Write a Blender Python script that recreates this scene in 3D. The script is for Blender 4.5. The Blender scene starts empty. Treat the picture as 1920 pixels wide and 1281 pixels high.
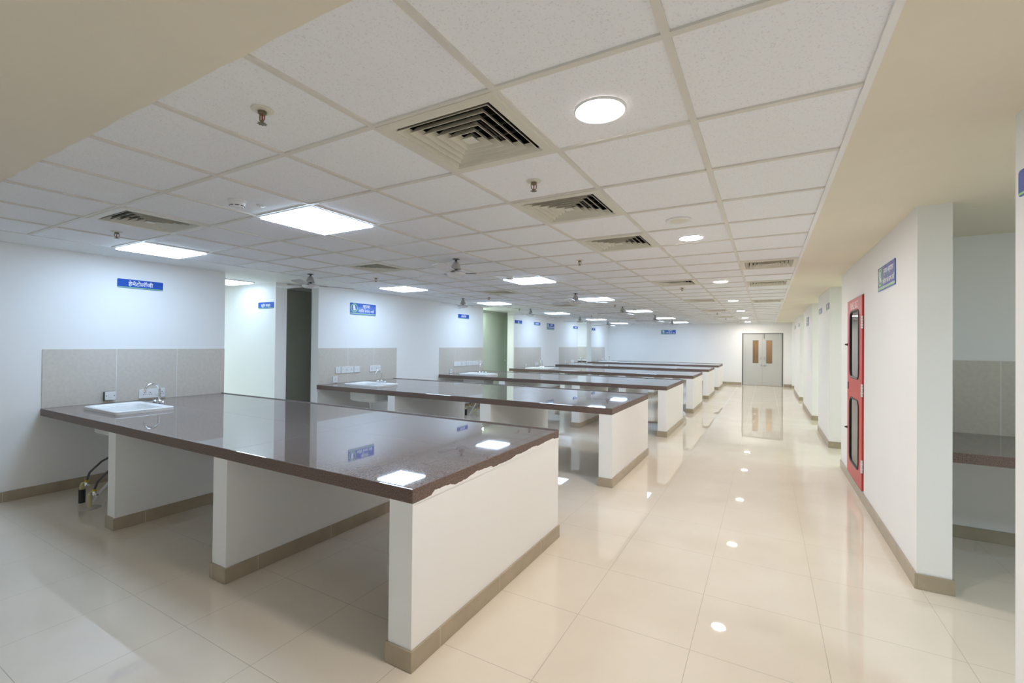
import bpy, bmesh, math, random
from mathutils import Vector, Matrix
random.seed(7)
scn = bpy.context.scene
COL = scn.collection
PI = math.pi
rad = math.radians

# ------------------------------------------------------------------ materials
MAT = {}
def principled(name, col, rough=.5, metal=0., **kw):
    m = bpy.data.materials.new(name); m.use_nodes = True
    b = m.node_tree.nodes['Principled BSDF']
    b.inputs['Base Color'].default_value = (*col, 1)
    b.inputs['Roughness'].default_value = rough
    b.inputs['Metallic'].default_value = metal
    for k, v in kw.items():
        b.inputs[k.replace('_', ' ')].default_value = v
    MAT[name] = m
    return m, m.node_tree, b

def N(nt, kind, **kw):
    n = nt.nodes.new(kind)
    for k, v in kw.items(): setattr(n, k, v)
    return n

def mottle(name, col, rough, amount=.06, scale=6., bump=0., bump_scale=60., **kw):
    """a paint or plaster: one colour with a slight uneven tone and an optional fine relief"""
    m, nt, b = principled(name, col, rough, **kw)
    tc = N(nt, 'ShaderNodeTexCoord'); no = N(nt, 'ShaderNodeTexNoise')
    no.inputs['Scale'].default_value = scale; no.inputs['Detail'].default_value = 5
    nt.links.new(tc.outputs['Object'], no.inputs['Vector'])
    cr = N(nt, 'ShaderNodeValToRGB')
    lo = tuple(max(0, c*(1-amount)) for c in col); hi = tuple(min(1, c*(1+amount)) for c in col)
    cr.color_ramp.elements[0].position = .3; cr.color_ramp.elements[0].color = (*lo, 1)
    cr.color_ramp.elements[1].position = .7; cr.color_ramp.elements[1].color = (*hi, 1)
    nt.links.new(no.outputs['Fac'], cr.inputs['Fac'])
    nt.links.new(cr.outputs['Color'], b.inputs['Base Color'])
    if bump:
        n2 = N(nt, 'ShaderNodeTexNoise'); n2.inputs['Scale'].default_value = bump_scale
        nt.links.new(tc.outputs['Object'], n2.inputs['Vector'])
        bp = N(nt, 'ShaderNodeBump'); bp.inputs['Strength'].default_value = bump; bp.inputs['Distance'].default_value = .002
        nt.links.new(n2.outputs['Fac'], bp.inputs['Height']); nt.links.new(bp.outputs['Normal'], b.inputs['Normal'])
    return m

def math_node(nt, op, a, bval=None):
    n = N(nt, 'ShaderNodeMath', operation=op)
    for i, v in enumerate((a, bval)):
        if v is None: continue
        if isinstance(v, (int, float)): n.inputs[i].default_value = v
        else: nt.links.new(v, n.inputs[i])
    return n.outputs[0]

def line_mask(nt, coord, period, offset, width):
    """1 on a joint line of the given width, repeated every period"""
    t = math_node(nt, 'SUBTRACT', coord, offset)
    t = math_node(nt, 'DIVIDE', t, period)
    f = math_node(nt, 'FRACT', t)
    d = math_node(nt, 'SUBTRACT', f, .5)
    d = math_node(nt, 'ABSOLUTE', d)          # .5 on the line
    return math_node(nt, 'GREATER_THAN', d, .5 - width/period/2)

def floor_material():
    m, nt, b = principled('floor_tile', (.60, .50, .39), .045, IOR=1.6)
    tc = N(nt, 'ShaderNodeTexCoord'); sp = N(nt, 'ShaderNodeSeparateXYZ')
    nt.links.new(tc.outputs['Object'], sp.inputs[0])
    ma = line_mask(nt, sp.outputs['X'], .6, .27, .003)
    mb = line_mask(nt, sp.outputs['Y'], .6, 1.31, .003)
    mk = math_node(nt, 'MAXIMUM', ma, mb)
    no = N(nt, 'ShaderNodeTexNoise'); no.inputs['Scale'].default_value = 2.2; no.inputs['Detail'].default_value = 8
    nt.links.new(tc.outputs['Object'], no.inputs['Vector'])
    cr = N(nt, 'ShaderNodeValToRGB')
    cr.color_ramp.elements[0].position = .3; cr.color_ramp.elements[0].color = (.750, .668, .555, 1)
    cr.color_ramp.elements[1].position = .75; cr.color_ramp.elements[1].color = (.800, .725, .610, 1)
    nt.links.new(no.outputs['Fac'], cr.inputs['Fac'])
    mx = N(nt, 'ShaderNodeMix', data_type='RGBA')
    nt.links.new(mk, mx.inputs[0]); nt.links.new(cr.outputs['Color'], mx.inputs[6])
    mx.inputs[7].default_value = (.42, .36, .29, 1)
    nt.links.new(mx.outputs[2], b.inputs['Base Color'])
    r = N(nt, 'ShaderNodeMapRange'); nt.links.new(mk, r.inputs[0]); r.inputs[3].default_value = .015; r.inputs[4].default_value = .5
    nt.links.new(r.outputs[0], b.inputs['Roughness'])
    return m

def granite_material():
    m, nt, b = principled('granite', (.15, .11, .09), .07, IOR=2.8)
    tc = N(nt, 'ShaderNodeTexCoord'); sp = N(nt, 'ShaderNodeSeparateXYZ')
    nt.links.new(tc.outputs['Object'], sp.inputs[0])
    no = N(nt, 'ShaderNodeTexNoise'); no.inputs['Scale'].default_value = 130; no.inputs['Detail'].default_value = 3
    nt.links.new(tc.outputs['Object'], no.inputs['Vector'])
    vo = N(nt, 'ShaderNodeTexVoronoi'); vo.inputs['Scale'].default_value = 170
    nt.links.new(tc.outputs['Object'], vo.inputs['Vector'])
    cr = N(nt, 'ShaderNodeValToRGB'); e = cr.color_ramp.elements
    e[0].position = .28; e[0].color = (.150, .118, .110, 1)
    e[1].position = .72; e[1].color = (.245, .195, .180, 1)
    x = e.new(.5); x.color = (.195, .155, .144, 1)
    nt.links.new(no.outputs['Fac'], cr.inputs['Fac'])
    c2 = N(nt, 'ShaderNodeValToRGB'); c2.color_ramp.elements[0].position = 0; c2.color_ramp.elements[0].color = (.86, .86, .88, 1)
    c2.color_ramp.elements[1].position = .55; c2.color_ramp.elements[1].color = (1.05, 1.04, 1.02, 1)
    nt.links.new(vo.outputs['Color'], c2.inputs['Fac'])
    mul = N(nt, 'ShaderNodeMix', data_type='RGBA', blend_type='MULTIPLY'); mul.inputs[0].default_value = 1
    nt.links.new(cr.outputs['Color'], mul.inputs[6]); nt.links.new(c2.outputs['Color'], mul.inputs[7])
    # slab joints
    ma = line_mask(nt, sp.outputs['X'], 1.62, 1.70, .004)
    mb = line_mask(nt, sp.outputs['Y'], 20., .838, .004)
    mk = math_node(nt, 'MAXIMUM', ma, mb)
    mx = N(nt, 'ShaderNodeMix', data_type='RGBA')
    nt.links.new(mk, mx.inputs[0]); nt.links.new(mul.outputs[2], mx.inputs[6]); mx.inputs[7].default_value = (.05, .045, .045, 1)
    nt.links.new(mx.outputs[2], b.inputs['Base Color'])
    r = N(nt, 'ShaderNodeMapRange'); nt.links.new(mk, r.inputs[0]); r.inputs[3].default_value = .03; r.inputs[4].default_value = .5
    nt.links.new(r.outputs[0], b.inputs['Roughness'])
    return m

def granite_edge_material():
    """the sawn, unpolished edge of the same stone"""
    m, nt, b = principled('granite_edge', (.17, .11, .085), .5)
    tc = N(nt, 'ShaderNodeTexCoord'); no = N(nt, 'ShaderNodeTexNoise'); no.inputs['Scale'].default_value = 150; no.inputs['Detail'].default_value = 3
    nt.links.new(tc.outputs['Object'], no.inputs['Vector'])
    cr = N(nt, 'ShaderNodeValToRGB'); e = cr.color_ramp.elements
    e[0].position = .30; e[0].color = (.062, .044, .040, 1)
    e[1].position = .70; e[1].color = (.235, .155, .122, 1)
    nt.links.new(no.outputs['Fac'], cr.inputs['Fac']); nt.links.new(cr.outputs['Color'], b.inputs['Base Color'])
    return m

def splash_material():
    m, nt, b = principled('splash_tile', (.63, .58, .51), .35)
    tc = N(nt, 'ShaderNodeTexCoord'); sp = N(nt, 'ShaderNodeSeparateXYZ')
    nt.links.new(tc.outputs['Object'], sp.inputs[0])
    no = N(nt, 'ShaderNodeTexNoise'); no.inputs['Scale'].default_value = 30; no.inputs['Detail'].default_value = 7
    nt.links.new(tc.outputs['Object'], no.inputs['Vector'])
    cr = N(nt, 'ShaderNodeValToRGB')
    cr.color_ramp.elements[0].position = .3; cr.color_ramp.elements[0].color = (.600, .552, .485, 1)
    cr.color_ramp.elements[1].position = .7; cr.color_ramp.elements[1].color = (.660, .612, .545, 1)
    nt.links.new(no.outputs['Fac'], cr.inputs['Fac'])
    mk = line_mask(nt, sp.outputs['X'], .6, 0., .005)
    mx = N(nt, 'ShaderNodeMix', data_type='RGBA')
    nt.links.new(mk, mx.inputs[0]); nt.links.new(cr.outputs['Color'], mx.inputs[6]); mx.inputs[7].default_value = (.78, .775, .76, 1)
    nt.links.new(mx.outputs[2], b.inputs['Base Color'])
    return m

def tile_ceiling_material():
    m, nt, b = principled('mineral_tile', (.90, .915, .95), .9)
    tc = N(nt, 'ShaderNodeTexCoord')
    vo = N(nt, 'ShaderNodeTexNoise'); vo.inputs['Scale'].default_value = 150; vo.inputs['Detail'].default_value = 2
    nt.links.new(tc.outputs['Object'], vo.inputs['Vector'])
    cr = N(nt, 'ShaderNodeValToRGB')
    cr.color_ramp.elements[0].position = .30; cr.color_ramp.elements[0].color = (.78, .785, .81, 1)
    cr.color_ramp.elements[1].position = .42; cr.color_ramp.elements[1].color = (.905, .920, .955, 1)
    nt.links.new(vo.outputs['Fac'], cr.inputs['Fac']); nt.links.new(cr.outputs['Color'], b.inputs['Base Color'])
    return m

def emission(name, col, strength):
    m = bpy.data.materials.new(name); m.use_nodes = True; nt = m.node_tree
    nt.nodes.remove(nt.nodes['Principled BSDF'])
    e = nt.nodes.new('ShaderNodeEmission'); e.inputs[0].default_value = (*col, 1); e.inputs[1].default_value = strength
    nt.links.new(e.outputs[0], nt.nodes['Material Output'].inputs[0])
    MAT[name] = m
    return m

def glass_material(name, tint):
    m = bpy.data.materials.new(name); m.use_nodes = True; nt = m.node_tree
    nt.nodes.remove(nt.nodes['Principled BSDF'])
    t = nt.nodes.new('ShaderNodeBsdfTransparent'); t.inputs[0].default_value = (*tint, 1)
    g = nt.nodes.new('ShaderNodeBsdfGlossy'); g.inputs['Roughness'].default_value = .02
    f = nt.nodes.new('ShaderNodeFresnel'); f.inputs[0].default_value = 1.9
    mx = nt.nodes.new('ShaderNodeMixShader')
    nt.links.new(f.outputs[0], mx.inputs[0]); nt.links.new(t.outputs[0], mx.inputs[1]); nt.links.new(g.outputs[0], mx.inputs[2])
    nt.links.new(mx.outputs[0], nt.nodes['Material Output'].inputs[0])
    MAT[name] = m
    return m

WALL = mottle('wall_paint', (.875, .875, .868), .55, .012, 1.2)
CREAM = mottle('gypsum_paint', (.82, .76, .63), .7, .03, 1.5, .15, 25)
GYPW = mottle('gypsum_white', (.86, .87, .86), .7, .02, 1.5)
GREENP = mottle('corridor_paint', (.66, .68, .58), .6, .02, 1.5)
FLOOR = floor_material(); GRANITE = granite_material(); GEDGE = granite_edge_material(); SPLASH = splash_material(); TILE = tile_ceiling_material()
TEE = mottle('tee_bar', (.74, .71, .65), .45, .03, 4)
SKIRT = mottle('skirting_tile', (.40, .335, .245), .3, .08, 7)
def joint_lines(m):
    nt = m.node_tree; b = nt.nodes['Principled BSDF']; old = b.inputs['Base Color'].links[0].from_socket
    tc = N(nt, 'ShaderNodeTexCoord'); sp = N(nt, 'ShaderNodeSeparateXYZ'); nt.links.new(tc.outputs['Object'], sp.inputs[0])
    mk = math_node(nt, 'MAXIMUM', line_mask(nt, sp.outputs['X'], .6, .137, .0035), line_mask(nt, sp.outputs['Y'], .6, .213, .0035))
    mx = N(nt, 'ShaderNodeMix', data_type='RGBA'); nt.links.new(mk, mx.inputs[0]); nt.links.new(old, mx.inputs[6]); mx.inputs[7].default_value = (.58, .55, .48, 1)
    nt.links.new(mx.outputs[2], b.inputs['Base Color'])
joint_lines(SKIRT)
CERAMIC = principled('ceramic', (.86, .86, .86), .08)[0]
CHROME = principled('chrome', (.78, .79, .81), .09, 1.)[0]
PLASTIC = principled('white_plastic', (.80, .80, .80), .35)[0]
CREAMPL = principled('cream_metal', (.74, .71, .61), .4)[0]
BLACK = principled('black_plastic', (.018, .018, .02), .45)[0]
DARK = principled('dark_metal', (.10, .095, .085), .4, .6)[0]
DUCT = principled('duct_black', (.012, .013, .014), .8)[0]
FANW = principled('fan_enamel', (.74, .73, .75), .25)[0]
FANC = principled('fan_canopy_metal', (.50, .48, .46), .4, .3)[0]
BRASS = principled('sprinkler_metal', (.23, .19, .12), .35, .8)[0]
REDGL = principled('red_bulb', (.55, .03, .02), .15)[0]
BLUE = principled('sign_blue', (.028, .105, .50), .12)[0]
GREENST = principled('sign_green', (.30, .62, .20), .35)[0]
WHITEL = principled('sign_white', (.86, .87, .88), .4)[0]
RED = mottle('red_enamel', (.56, .030, .024), .35, .05, 3)
DOORG = mottle('door_laminate', (.53, .54, .52), .35, .02, 2)
DOORGR = mottle('green_laminate', (.47, .53, .43), .45, .03, 2)
FRAMEG = principled('door_frame_grey', (.17, .17, .165), .45)[0]
WOOD = mottle('brown_panel', (.36, .265, .17), .5, .10, 3)
PIPEC = principled('cream_pipe', (.60, .53, .30), .4)[0]
YELLOW = principled('yellow_ring', (.65, .42, .02), .4)[0]
HOSE = principled('grey_hose', (.10, .10, .11), .35, .3)[0]
GREYB = principled('grey_interior', (.74, .78, .83), .6)[0]
PLASTER = mottle('floor_plaster', (.50, .47, .42), .9, .12, 30)
LED = emission('led_panel_glow', (.55, .75, 1.0), 22.)
LEDN = emission('dimmer_panel_glow', (.60, .79, 1.0), 9.)
LEDW = emission('downlight_glow', (1.0, .915, .84), 268.)
GLASS = glass_material('cabinet_glass', (.80, .84, .86))
GLASSB = glass_material('door_glass', (.9, .85, .75))

# ------------------------------------------------------------------ mesh helpers
class MB:
    def __init__(s): s.bm = bmesh.new()
    def box(s, x0, x1, y0, y1, z0, z1):
        v = [s.bm.verts.new(c) for c in ((x0,y0,z0),(x1,y0,z0),(x1,y1,z0),(x0,y1,z0),(x0,y0,z1),(x1,y0,z1),(x1,y1,z1),(x0,y1,z1))]
        for f in ((3,2,1,0),(4,5,6,7),(0,1,5,4),(1,2,6,5),(2,3,7,6),(3,0,4,7)):
            s.bm.faces.new([v[i] for i in f])
        return s
    def quad(s, *pts):
        s.bm.faces.new([s.bm.verts.new(p) for p in pts]); return s
    def loops(s, rings, cap0=True, cap1=True, closed=False):
        """skin a list of equal-length point rings"""
        R = [[s.bm.verts.new(p) for p in r] for r in rings]
        n = len(R[0])
        pairs = list(zip(R, R[1:])) + ([(R[-1], R[0])] if closed else [])
        for a, b in pairs:
            for i in range(n):
                s.bm.faces.new((a[i], a[(i+1) % n], b[(i+1) % n], b[i]))
        if not closed:
            if cap0: s.bm.faces.new(list(reversed(R[0])))
            if cap1: s.bm.faces.new(R[-1])
        return s
    def lathe(s, prof, n=24, c=(0, 0)):
        rings = [[(c[0]+r*math.cos(2*PI*i/n), c[1]+r*math.sin(2*PI*i/n), z) for i in range(n)] for r, z in prof]
        return s.loops(rings)
    def tube(s, pts, r, n=10, cap=True):
        pts = [Vector(p) for p in pts]; rr = r if isinstance(r, (list, tuple)) else [r]*len(pts)
        rings = []; up = None
        for i, p in enumerate(pts):
            t = (pts[min(i+1, len(pts)-1)] - pts[max(i-1, 0)]).normalized()
            if up is None:
                up = Vector((0, 0, 1)) if abs(t.z) < .9 else Vector((1, 0, 0))
            a = t.cross(up)
            if a.length < 1e-6: a = t.orthogonal()
            a.normalize(); b2 = a.cross(t).normalized(); up = b2
            rings.append([tuple(p + rr[i]*(math.cos(2*PI*k/n)*a + math.sin(2*PI*k/n)*b2)) for k in range(n)])
        return s.loops(rings, cap, cap)
    def prism(s, pts, z0, z1):
        return s.loops([[(x, y, z0) for x, y in pts], [(x, y, z1) for x, y in pts]])
    def build(s, name, mat, parent=None, smooth=False, bevel=0., seg=2):
        bmesh.ops.recalc_face_normals(s.bm, faces=s.bm.faces)
        me = bpy.data.meshes.new(name); s.bm.to_mesh(me); s.bm.free()
        me.materials.append(mat)
        if smooth:
            me.shade_smooth()
            me.set_sharp_from_angle(angle=rad(38))
        o = bpy.data.objects.new(name, me); COL.objects.link(o)
        if parent: o.parent = parent
        if bevel:
            b = o.modifiers.new('edge', 'BEVEL'); b.width = bevel; b.segments = seg; b.limit_method = 'ANGLE'
        return o

def rrect(hx, hy, r, z=None, n=5, cx=0, cy=0):
    out = []
    for sx, sy, a0 in ((1, 1, 0), (-1, 1, 90), (-1, -1, 180), (1, -1, 270)):
        for k in range(n+1):
            a = rad(a0 + 90*k/n)
            x, y = cx + sx*(hx-r) + r*math.cos(a), cy + sy*(hy-r) + r*math.sin(a)
            out.append((x, y) if z is None else (x, y, z))
    return out

def tag(o, label, cat, group=None):
    o['label'] = label; o['category'] = cat
    if group: o['group'] = group
    return o
def thing(name, label, cat, loc=(0, 0, 0), rotz=0., group=None):
    o = bpy.data.objects.new(name, None); COL.objects.link(o)
    o.empty_display_size = .1
    o.location = loc; o.rotation_euler = (0, 0, rotz)
    return tag(o, label, cat, group)
def struct(o): o['kind'] = 'structure'; return o
def kids(o): return [c for c in bpy.data.objects if c.parent == o]
def dup(root, loc, rotz=None, label=None, group=None):
    """a copy of a thing with copies of its parts and sub-parts (shared mesh data)"""
    def cp(o, par):
        c = o.copy(); COL.objects.link(c)
        if par: c.parent = par
        for k in kids(o): cp(k, c)
        return c
    r = cp(root, None); r.location = loc
    if rotz is not None: r.rotation_euler = (0, 0, rotz)
    if label: r['label'] = label
    if group: r['group'] = group
    return r
ORD = ['nearest', 'second', 'third', 'fourth', 'fifth', 'sixth', 'seventh', 'eighth']

# ------------------------------------------------------------------ key measures (metres; floor z=0, eye at 1.55)
XL, XR = -6.27, .85            # faces of the left wall and the corridor wall
YF = 20.62                     # far wall
HC = 2.47                      # ceiling
GX, GY, G = -.2611, 1.4068, .6 # ceiling grid
def cell(i, j): return (GX - G*i, GY + G*j)
X_GL, X_GR, Y_GN = -5.661, .305, .838
TOP, TH = .858, .07            # counter top height and slab thickness
CY = [1.665, 4.89, 8.05, 11.24, 14.50, 17.74]; CD = 1.76; CL = 4.825

# ------------------------------------------------------------------ shell
struct(MB().quad((-11, -3, 0), (5, -3, 0), (5, 23, 0), (-11, 23, 0)).build('floor', FLOOR))

def wall(name, x0, x1, y0, y1, mat=WALL, z1=HC+.05):
    return struct(MB().box(x0, x1, y0, y1, 0, z1).build(name, mat))
# left side
wall('wall_left', -6.45, XL, -3, 3.44)
wall('wall_left', -6.44, XL, 4.91, 9.87)
wall('wall_left', -6.477, XL, 11.5, 16.65)
wall('wall_left', -6.47, XL, 18.2, YF)
# store niche behind the first opening
wall('wall_niche', -10, -6.606, 4.389, 4.58)
wall('wall_niche', -10.15, -10, 1.5, 4.58)
wall('wall_niche', -10, -6.45, 1.4, 1.5)
# unlit passage
wall('wall_passage', -7.50, -7.345, 4.58, 9.55, GREENP)
wall('wall_passage', -7.345, -6.44, 9.40, 9.55, GREENP)
# door recess
wall('wall_recess', -6.95, -6.80, 9.55, 12.30)
wall('wall_recess', -6.80, -6.477, 12.15, 12.30)
# side room at the third opening
wall('wall_side_room', -8.15, -6.47, 19.2, 19.35)
wall('wall_side_room', -8.15, -8.0, 14.8, 19.2)
wall('wall_side_room', -8.0, -6.477, 14.7, 14.8)
# corridor side
XB = 1.02
wall('wall_right', XR, XB, -3, 2.555)
m = MB()
m.box(XR, XB, 3.90, 5.745, 0, HC+.05); m.box(XR, XB, 6.69, 7.315, 0, HC+.05)
m.box(XR, XB, 5.745, 6.69, 0, .108); m.box(XR, XB, 5.745, 6.69, 2.09, HC+.05)
struct(m.build('wall_right', WALL))
wall('wall_right', XR, XB, 8.62, 10.30)
wall('wall_right', XR, XB, 11.63, 14.20)
wall('wall_right', XR, XB, 15.72, 18.55)
wall('wall_right', XR, XB, 20.05, YF)
wall('wall_right_room', XB, 4.75, 5.13, 5.28)
wall('wall_right_room', 4.6, 4.75, -3, 5.13)
wall('wall_right_room', 4.0, 4.15, 5.28, YF)
wall('wall_near', -11, 4.75, -3.15, -3)
# far wall with its doorway
m = MB()
m.box(-8.15, -.825, YF, YF+.15, 0, HC+.05); m.box(.575, 4.15, YF, YF+.15, 0, HC+.05); m.box(-.825, .575, YF, YF+.15, 2.065, HC+.05)
struct(m.build('wall_far', WALL))
# lobby glimpsed through the door glass
wall('wall_lobby', -2.4, 2.4, 22.2, 22.35, WOOD)
wall('wall_lobby', -2.4, -2.25, YF+.15, 22.2, WALL)
wall('wall_lobby', 2.25, 2.4, YF+.15, 22.2, WALL)

# ---- ceiling: plain painted margin round a tile grid
occupied = {}
VENTS = [(1.5, .5), (1.5, 2.5), (1.5, 4.5), (1.5, 9.5), (1.5, 14.5), (1.5, 19.5), (1.5, 24.5), (1.5, 30.5)]
VENTM = [(6.5, .5), (6.5, 4.5), (6.5, 9.5), (6.5, 14.5), (6.5, 24.5)]
VENTR = [(-.5, 7.5), (-.5, 10.5), (-.5, 15.5)]
PANR = [(4.5, 1.5), (4.5, 7.5), (4.5, 12.5), (4.5, 18.5), (4.5, 24.5), (4.5, 29.5)]
PANL = [(8.5, 1.5), (8.5, 7.5), (8.5, 12.5), (8.5, 18.5), (8.5, 24.5), (8.5, 29.5)]
for q in VENTS + VENTM + VENTR + PANR + PANL: occupied[q] = 1
NR = 32
m = MB(); zt = HC + .007
xe = [X_GR] + [GX - G*i for i in range(0, 10)]           # right to left
ye = [Y_GN] + [GY + G*j for j in range(0, NR+1)]; ye[-1] = YF
for a in range(len(xe)-1):
    for b in range(len(ye)-1):
        if (a-.5, b-.5) in occupied: continue
        m.quad((xe[a+1], ye[b], zt), (xe[a], ye[b], zt), (xe[a], ye[b+1], zt), (xe[a+1], ye[b+1], zt))
struct(m.build('ceiling', TILE))
m = MB(); w = .0125
for x in xe[1:-1]: m.box(x-w, x+w, Y_GN, YF, HC-.002, HC+.009)
for y in ye[1:-1]:
    for a in range(len(xe)-1):
        m.box(xe[a+1]+w, xe[a]-w, y-w, y+w, HC-.001, HC+.009)
struct(m.build('trim_1', TEE))
m = MB(); zc = HC + .06
m.box(-11, 5, -3.15, Y_GN, HC, zc); m.box(X_GR, 5, Y_GN, 23, HC, zc)
struct(m.build('ceiling', CREAM))
m = MB(); m.box(-11, X_GL, Y_GN, 23, HC, zc); m.box(X_GL, X_GR, YF+.001, 23, HC, zc)
struct(m.build('ceiling', GYPW))
# uneven line of plaster where the plain ceiling meets the tiles
m = MB(); n = 60; lo = []; 
xs = [X_GL + (X_GR-X_GL)*k/n for k in range(n+1)]
ed = [Y_GN + .004 + .010*random.random() for _ in xs]
for k in range(n):
    m.loops([[(xs[k], Y_GN-.05, HC+.0005), (xs[k+1], Y_GN-.05, HC+.0005), (xs[k+1], ed[k+1], HC-.003), (xs[k], ed[k], HC-.003)],
             [(xs[k], Y_GN-.05, HC+.006), (xs[k+1], Y_GN-.05, HC+.006), (xs[k+1], ed[k+1], HC+.006), (xs[k], ed[k], HC+.006)]])
struct(m.build('trim_2', CREAM))
m = MB().box(X_GR-.012, X_GR+.012, Y_GN, YF, HC-.004, HC+.006)
struct(m.build('trim_3', WALL))

# ---- skirting tiles
SK, ST = .098, .012
def skirt(name, *boxes):
    m = MB()
    for b in boxes: m.box(*b, 0, SK)
    return struct(m.build(name, SKIRT, bevel=.0015, seg=1))
skirt('baseboard_left', (XL, XL+ST, -3, 3.44))
skirt('baseboard_left', (XL, XL+ST, 4.91-ST, 9.87), (-6.44, XL, 4.91-ST, 4.91))
skirt('baseboard_left', (XL, XL+ST, 11.5-ST, 16.65), (-6.477, XL, 11.5-ST, 11.5))
skirt('baseboard_left', (XL, XL+ST, 18.2-ST, YF), (-6.47, XL, 18.2-ST, 18.2))
def rskirt(y0, y1):
    skirt('baseboard_right', (XR-ST, XR, y0-ST, y1), (XR, XB+ST, y0-ST, y0), (XB, XB+ST, y0, min(y1, 5.12)) if y0 < 5 else (XB, XB+ST, y0, y1))
skirt('baseboard_right', (XR-ST, XR, -3, 2.555))
rskirt(3.90, 7.315); rskirt(8.62, 10.30); rskirt(11.63, 14.20); rskirt(15.72, 18.55); rskirt(20.05, YF)
skirt('baseboard_right_room', (XB+ST, 4.6, 5.13-ST, 5.13))
skirt('baseboard_far', (XL+ST, -.845, YF-ST, YF), (.595, XR-ST, YF-ST, YF))
skirt('baseboard_niche', (-10, -6.606, 4.389-ST, 4.389), (-6.606, -6.606+ST, 4.389, 4.58))

# ------------------------------------------------------------------ lab counters
def counter_top(length, depth, hole=None):
    m = MB(); xs = [0, length]; ys = [0, depth]
    if hole: xs = [0, hole[0], hole[1], length]; ys = [0, hole[2], hole[3], depth]
    T = {}
    for k, z in ((0, TOP-TH), (1, TOP)):
        for i, x in enumerate(xs):
            for j, y in enumerate(ys): T[i, j, k] = m.bm.verts.new((x, y, z))
    nx, ny = len(xs)-1, len(ys)-1
    for i in range(nx):
        for j in range(ny):
            if hole and i == 1 and j == 1: continue
            for k in (0, 1): m.bm.faces.new((T[i,j,k], T[i+1,j,k], T[i+1,j+1,k], T[i,j+1,k]))
    for i in range(nx):
        for j in (0, ny): m.bm.faces.new((T[i,j,0], T[i+1,j,0], T[i+1,j,1], T[i,j,1]))
    for j in range(ny):
        for i in (0, nx): m.bm.faces.new((T[i,j,0], T[i,j+1,0], T[i,j+1,1], T[i,j,1]))
    if hole:
        for a, b in (((1,1),(2,1)), ((2,1),(2,2)), ((2,2),(1,2)), ((1,2),(1,1))):
            m.bm.faces.new((T[(*a,0)], T[(*b,0)], T[(*b,1)], T[(*a,1)]))
    return m
SX, SY = .755, .445            # sink centre inside a counter, from its wall end and its front edge
def slab(m, parent, bevel):
    o = m.build('countertop', GRANITE, parent, bevel=bevel)
    o.data.materials.append(GEDGE)
    for p in o.data.polygons:
        if abs(p.normal.z) < .5: p.material_index = 1
    return o
def make_counter(label):
    t = thing('lab_counter', label, 'counter', (XL+.002, CY[0], 0), 0, 'granite topped lab counters in a row')
    slab(counter_top(CL, CD, (SX-.315, SX+.315, SY-.195, SY+.195)), t, .004)
    MB().box(.01, CL-.004, CD-.022, CD-.003, TOP, TOP+.008).build('edge_lip', GRANITE, t)
    for nm, a, b in (('pier', 1.545, 1.678), ('pier', 3.122, 3.278), ('end_panel', 4.678, 4.8235)):
        p = MB().box(a, b, .004, CD-.005, 0, TOP-TH).build(nm, WALL, t)
        MB().box(a-ST, b+ST, .004-ST, CD-.005+ST, 0, SK).build('skirting', SKIRT, p, bevel=.0015, seg=1)
    return t
CLAB = ['nearest long granite topped counter with ragged white paint on its end edge',
        'second long granite topped counter, its sink bowl seen hanging below the top',
        'third long granite topped counter, in front of the pale green door',
        'fourth long granite topped counter from the camera, past the green door',
        'fifth long granite topped counter, one short of the farthest',
        'farthest long granite topped counter, closest to the double door']
c0 = make_counter(CLAB[0])
COUNT = [c0]
for k in range(1, 6):
    COUNT.append(dup(c0, (XL+.002, CY[k], 0), 0, CLAB[k]))
# ragged paint lapping over the end of the nearest counter's slab
m = MB(); n = 44; top = []
key = [(0, 0), (.09, .0), (.14, .004), (.17, .022), (.30, .018), (.34, .006), (.46, .010), (.55, .026), (.70, .020), (.74, .006), (.95, .010), (1.05, .022), (1.12, .016), (1.2, .022), (1.30, .028), (1.36, .018), (1.5, .022), (1.62, .028), (1.68, .014), (1.755, .012)]
pts = []
for (a, ha), (b, hb) in zip(key, key[1:]):
    nn = max(2, int((b-a)/.012))
    pts += [(a+(b-a)*q/nn, max(0, ha+(hb-ha)*q/nn + (random.uniform(-.0025, .0025) if max(ha, hb) > .003 else 0))) for q in range(nn)]
pts.append(key[-1])
for (a, ha), (b, hb) in zip(pts, pts[1:]):
    z0 = TOP-TH-.004
    m.loops([[(CL-.002, a, z0), (CL-.002, b, z0), (CL-.002, b, TOP-TH+hb), (CL-.002, a, TOP-TH+ha)],
             [(CL+.002, a, z0), (CL+.002, b, z0), (CL+.002, b, TOP-TH+hb), (CL+.002, a, TOP-TH+ha)]])
o = m.build('paint_edge', WALL, c0); o['label'] = 'white paint lapped over the granite edge'

# ---- sinks
def make_sink(label, loc):
    t = thing('ceramic_sink', label, 'sink', loc, 0, 'white sinks set into the counters')
    m = MB(); z = TOP + .0005
    rings = [(.375, .245, .05, z), (.375, .245, .05, z+.026), (.366, .236, .05, z+.032), (.345, .215, .05, z+.030),
             (.330, .200, .06, z+.018), (.300, .175, .07, z-.17), (.255, .13, .07, z-.185)]
    m.loops([rrect(a, b, r, zz) for a, b, r, zz in rings], cap0=False, cap1=True)
    m.build('basin', CERAMIC, t, smooth=True)
    m = MB(); rings = [(.372, .242, .05, z), (.309, .189, .055, z), (.309, .189, .055, z-.09), (.305, .185, .06, z-.225), (.285, .165, .06, z-.245)]
    m.loops([rrect(a, b, r, zz) for a, b, r, zz in rings], cap0=False, cap1=True)
    m.build('basin_underside', CERAMIC, t, smooth=True)
    MB().lathe([(.0, z-.180), (.028, z-.180), (.03, z-.184)], 20).build('drain', CHROME, t, True)
    return t
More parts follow.
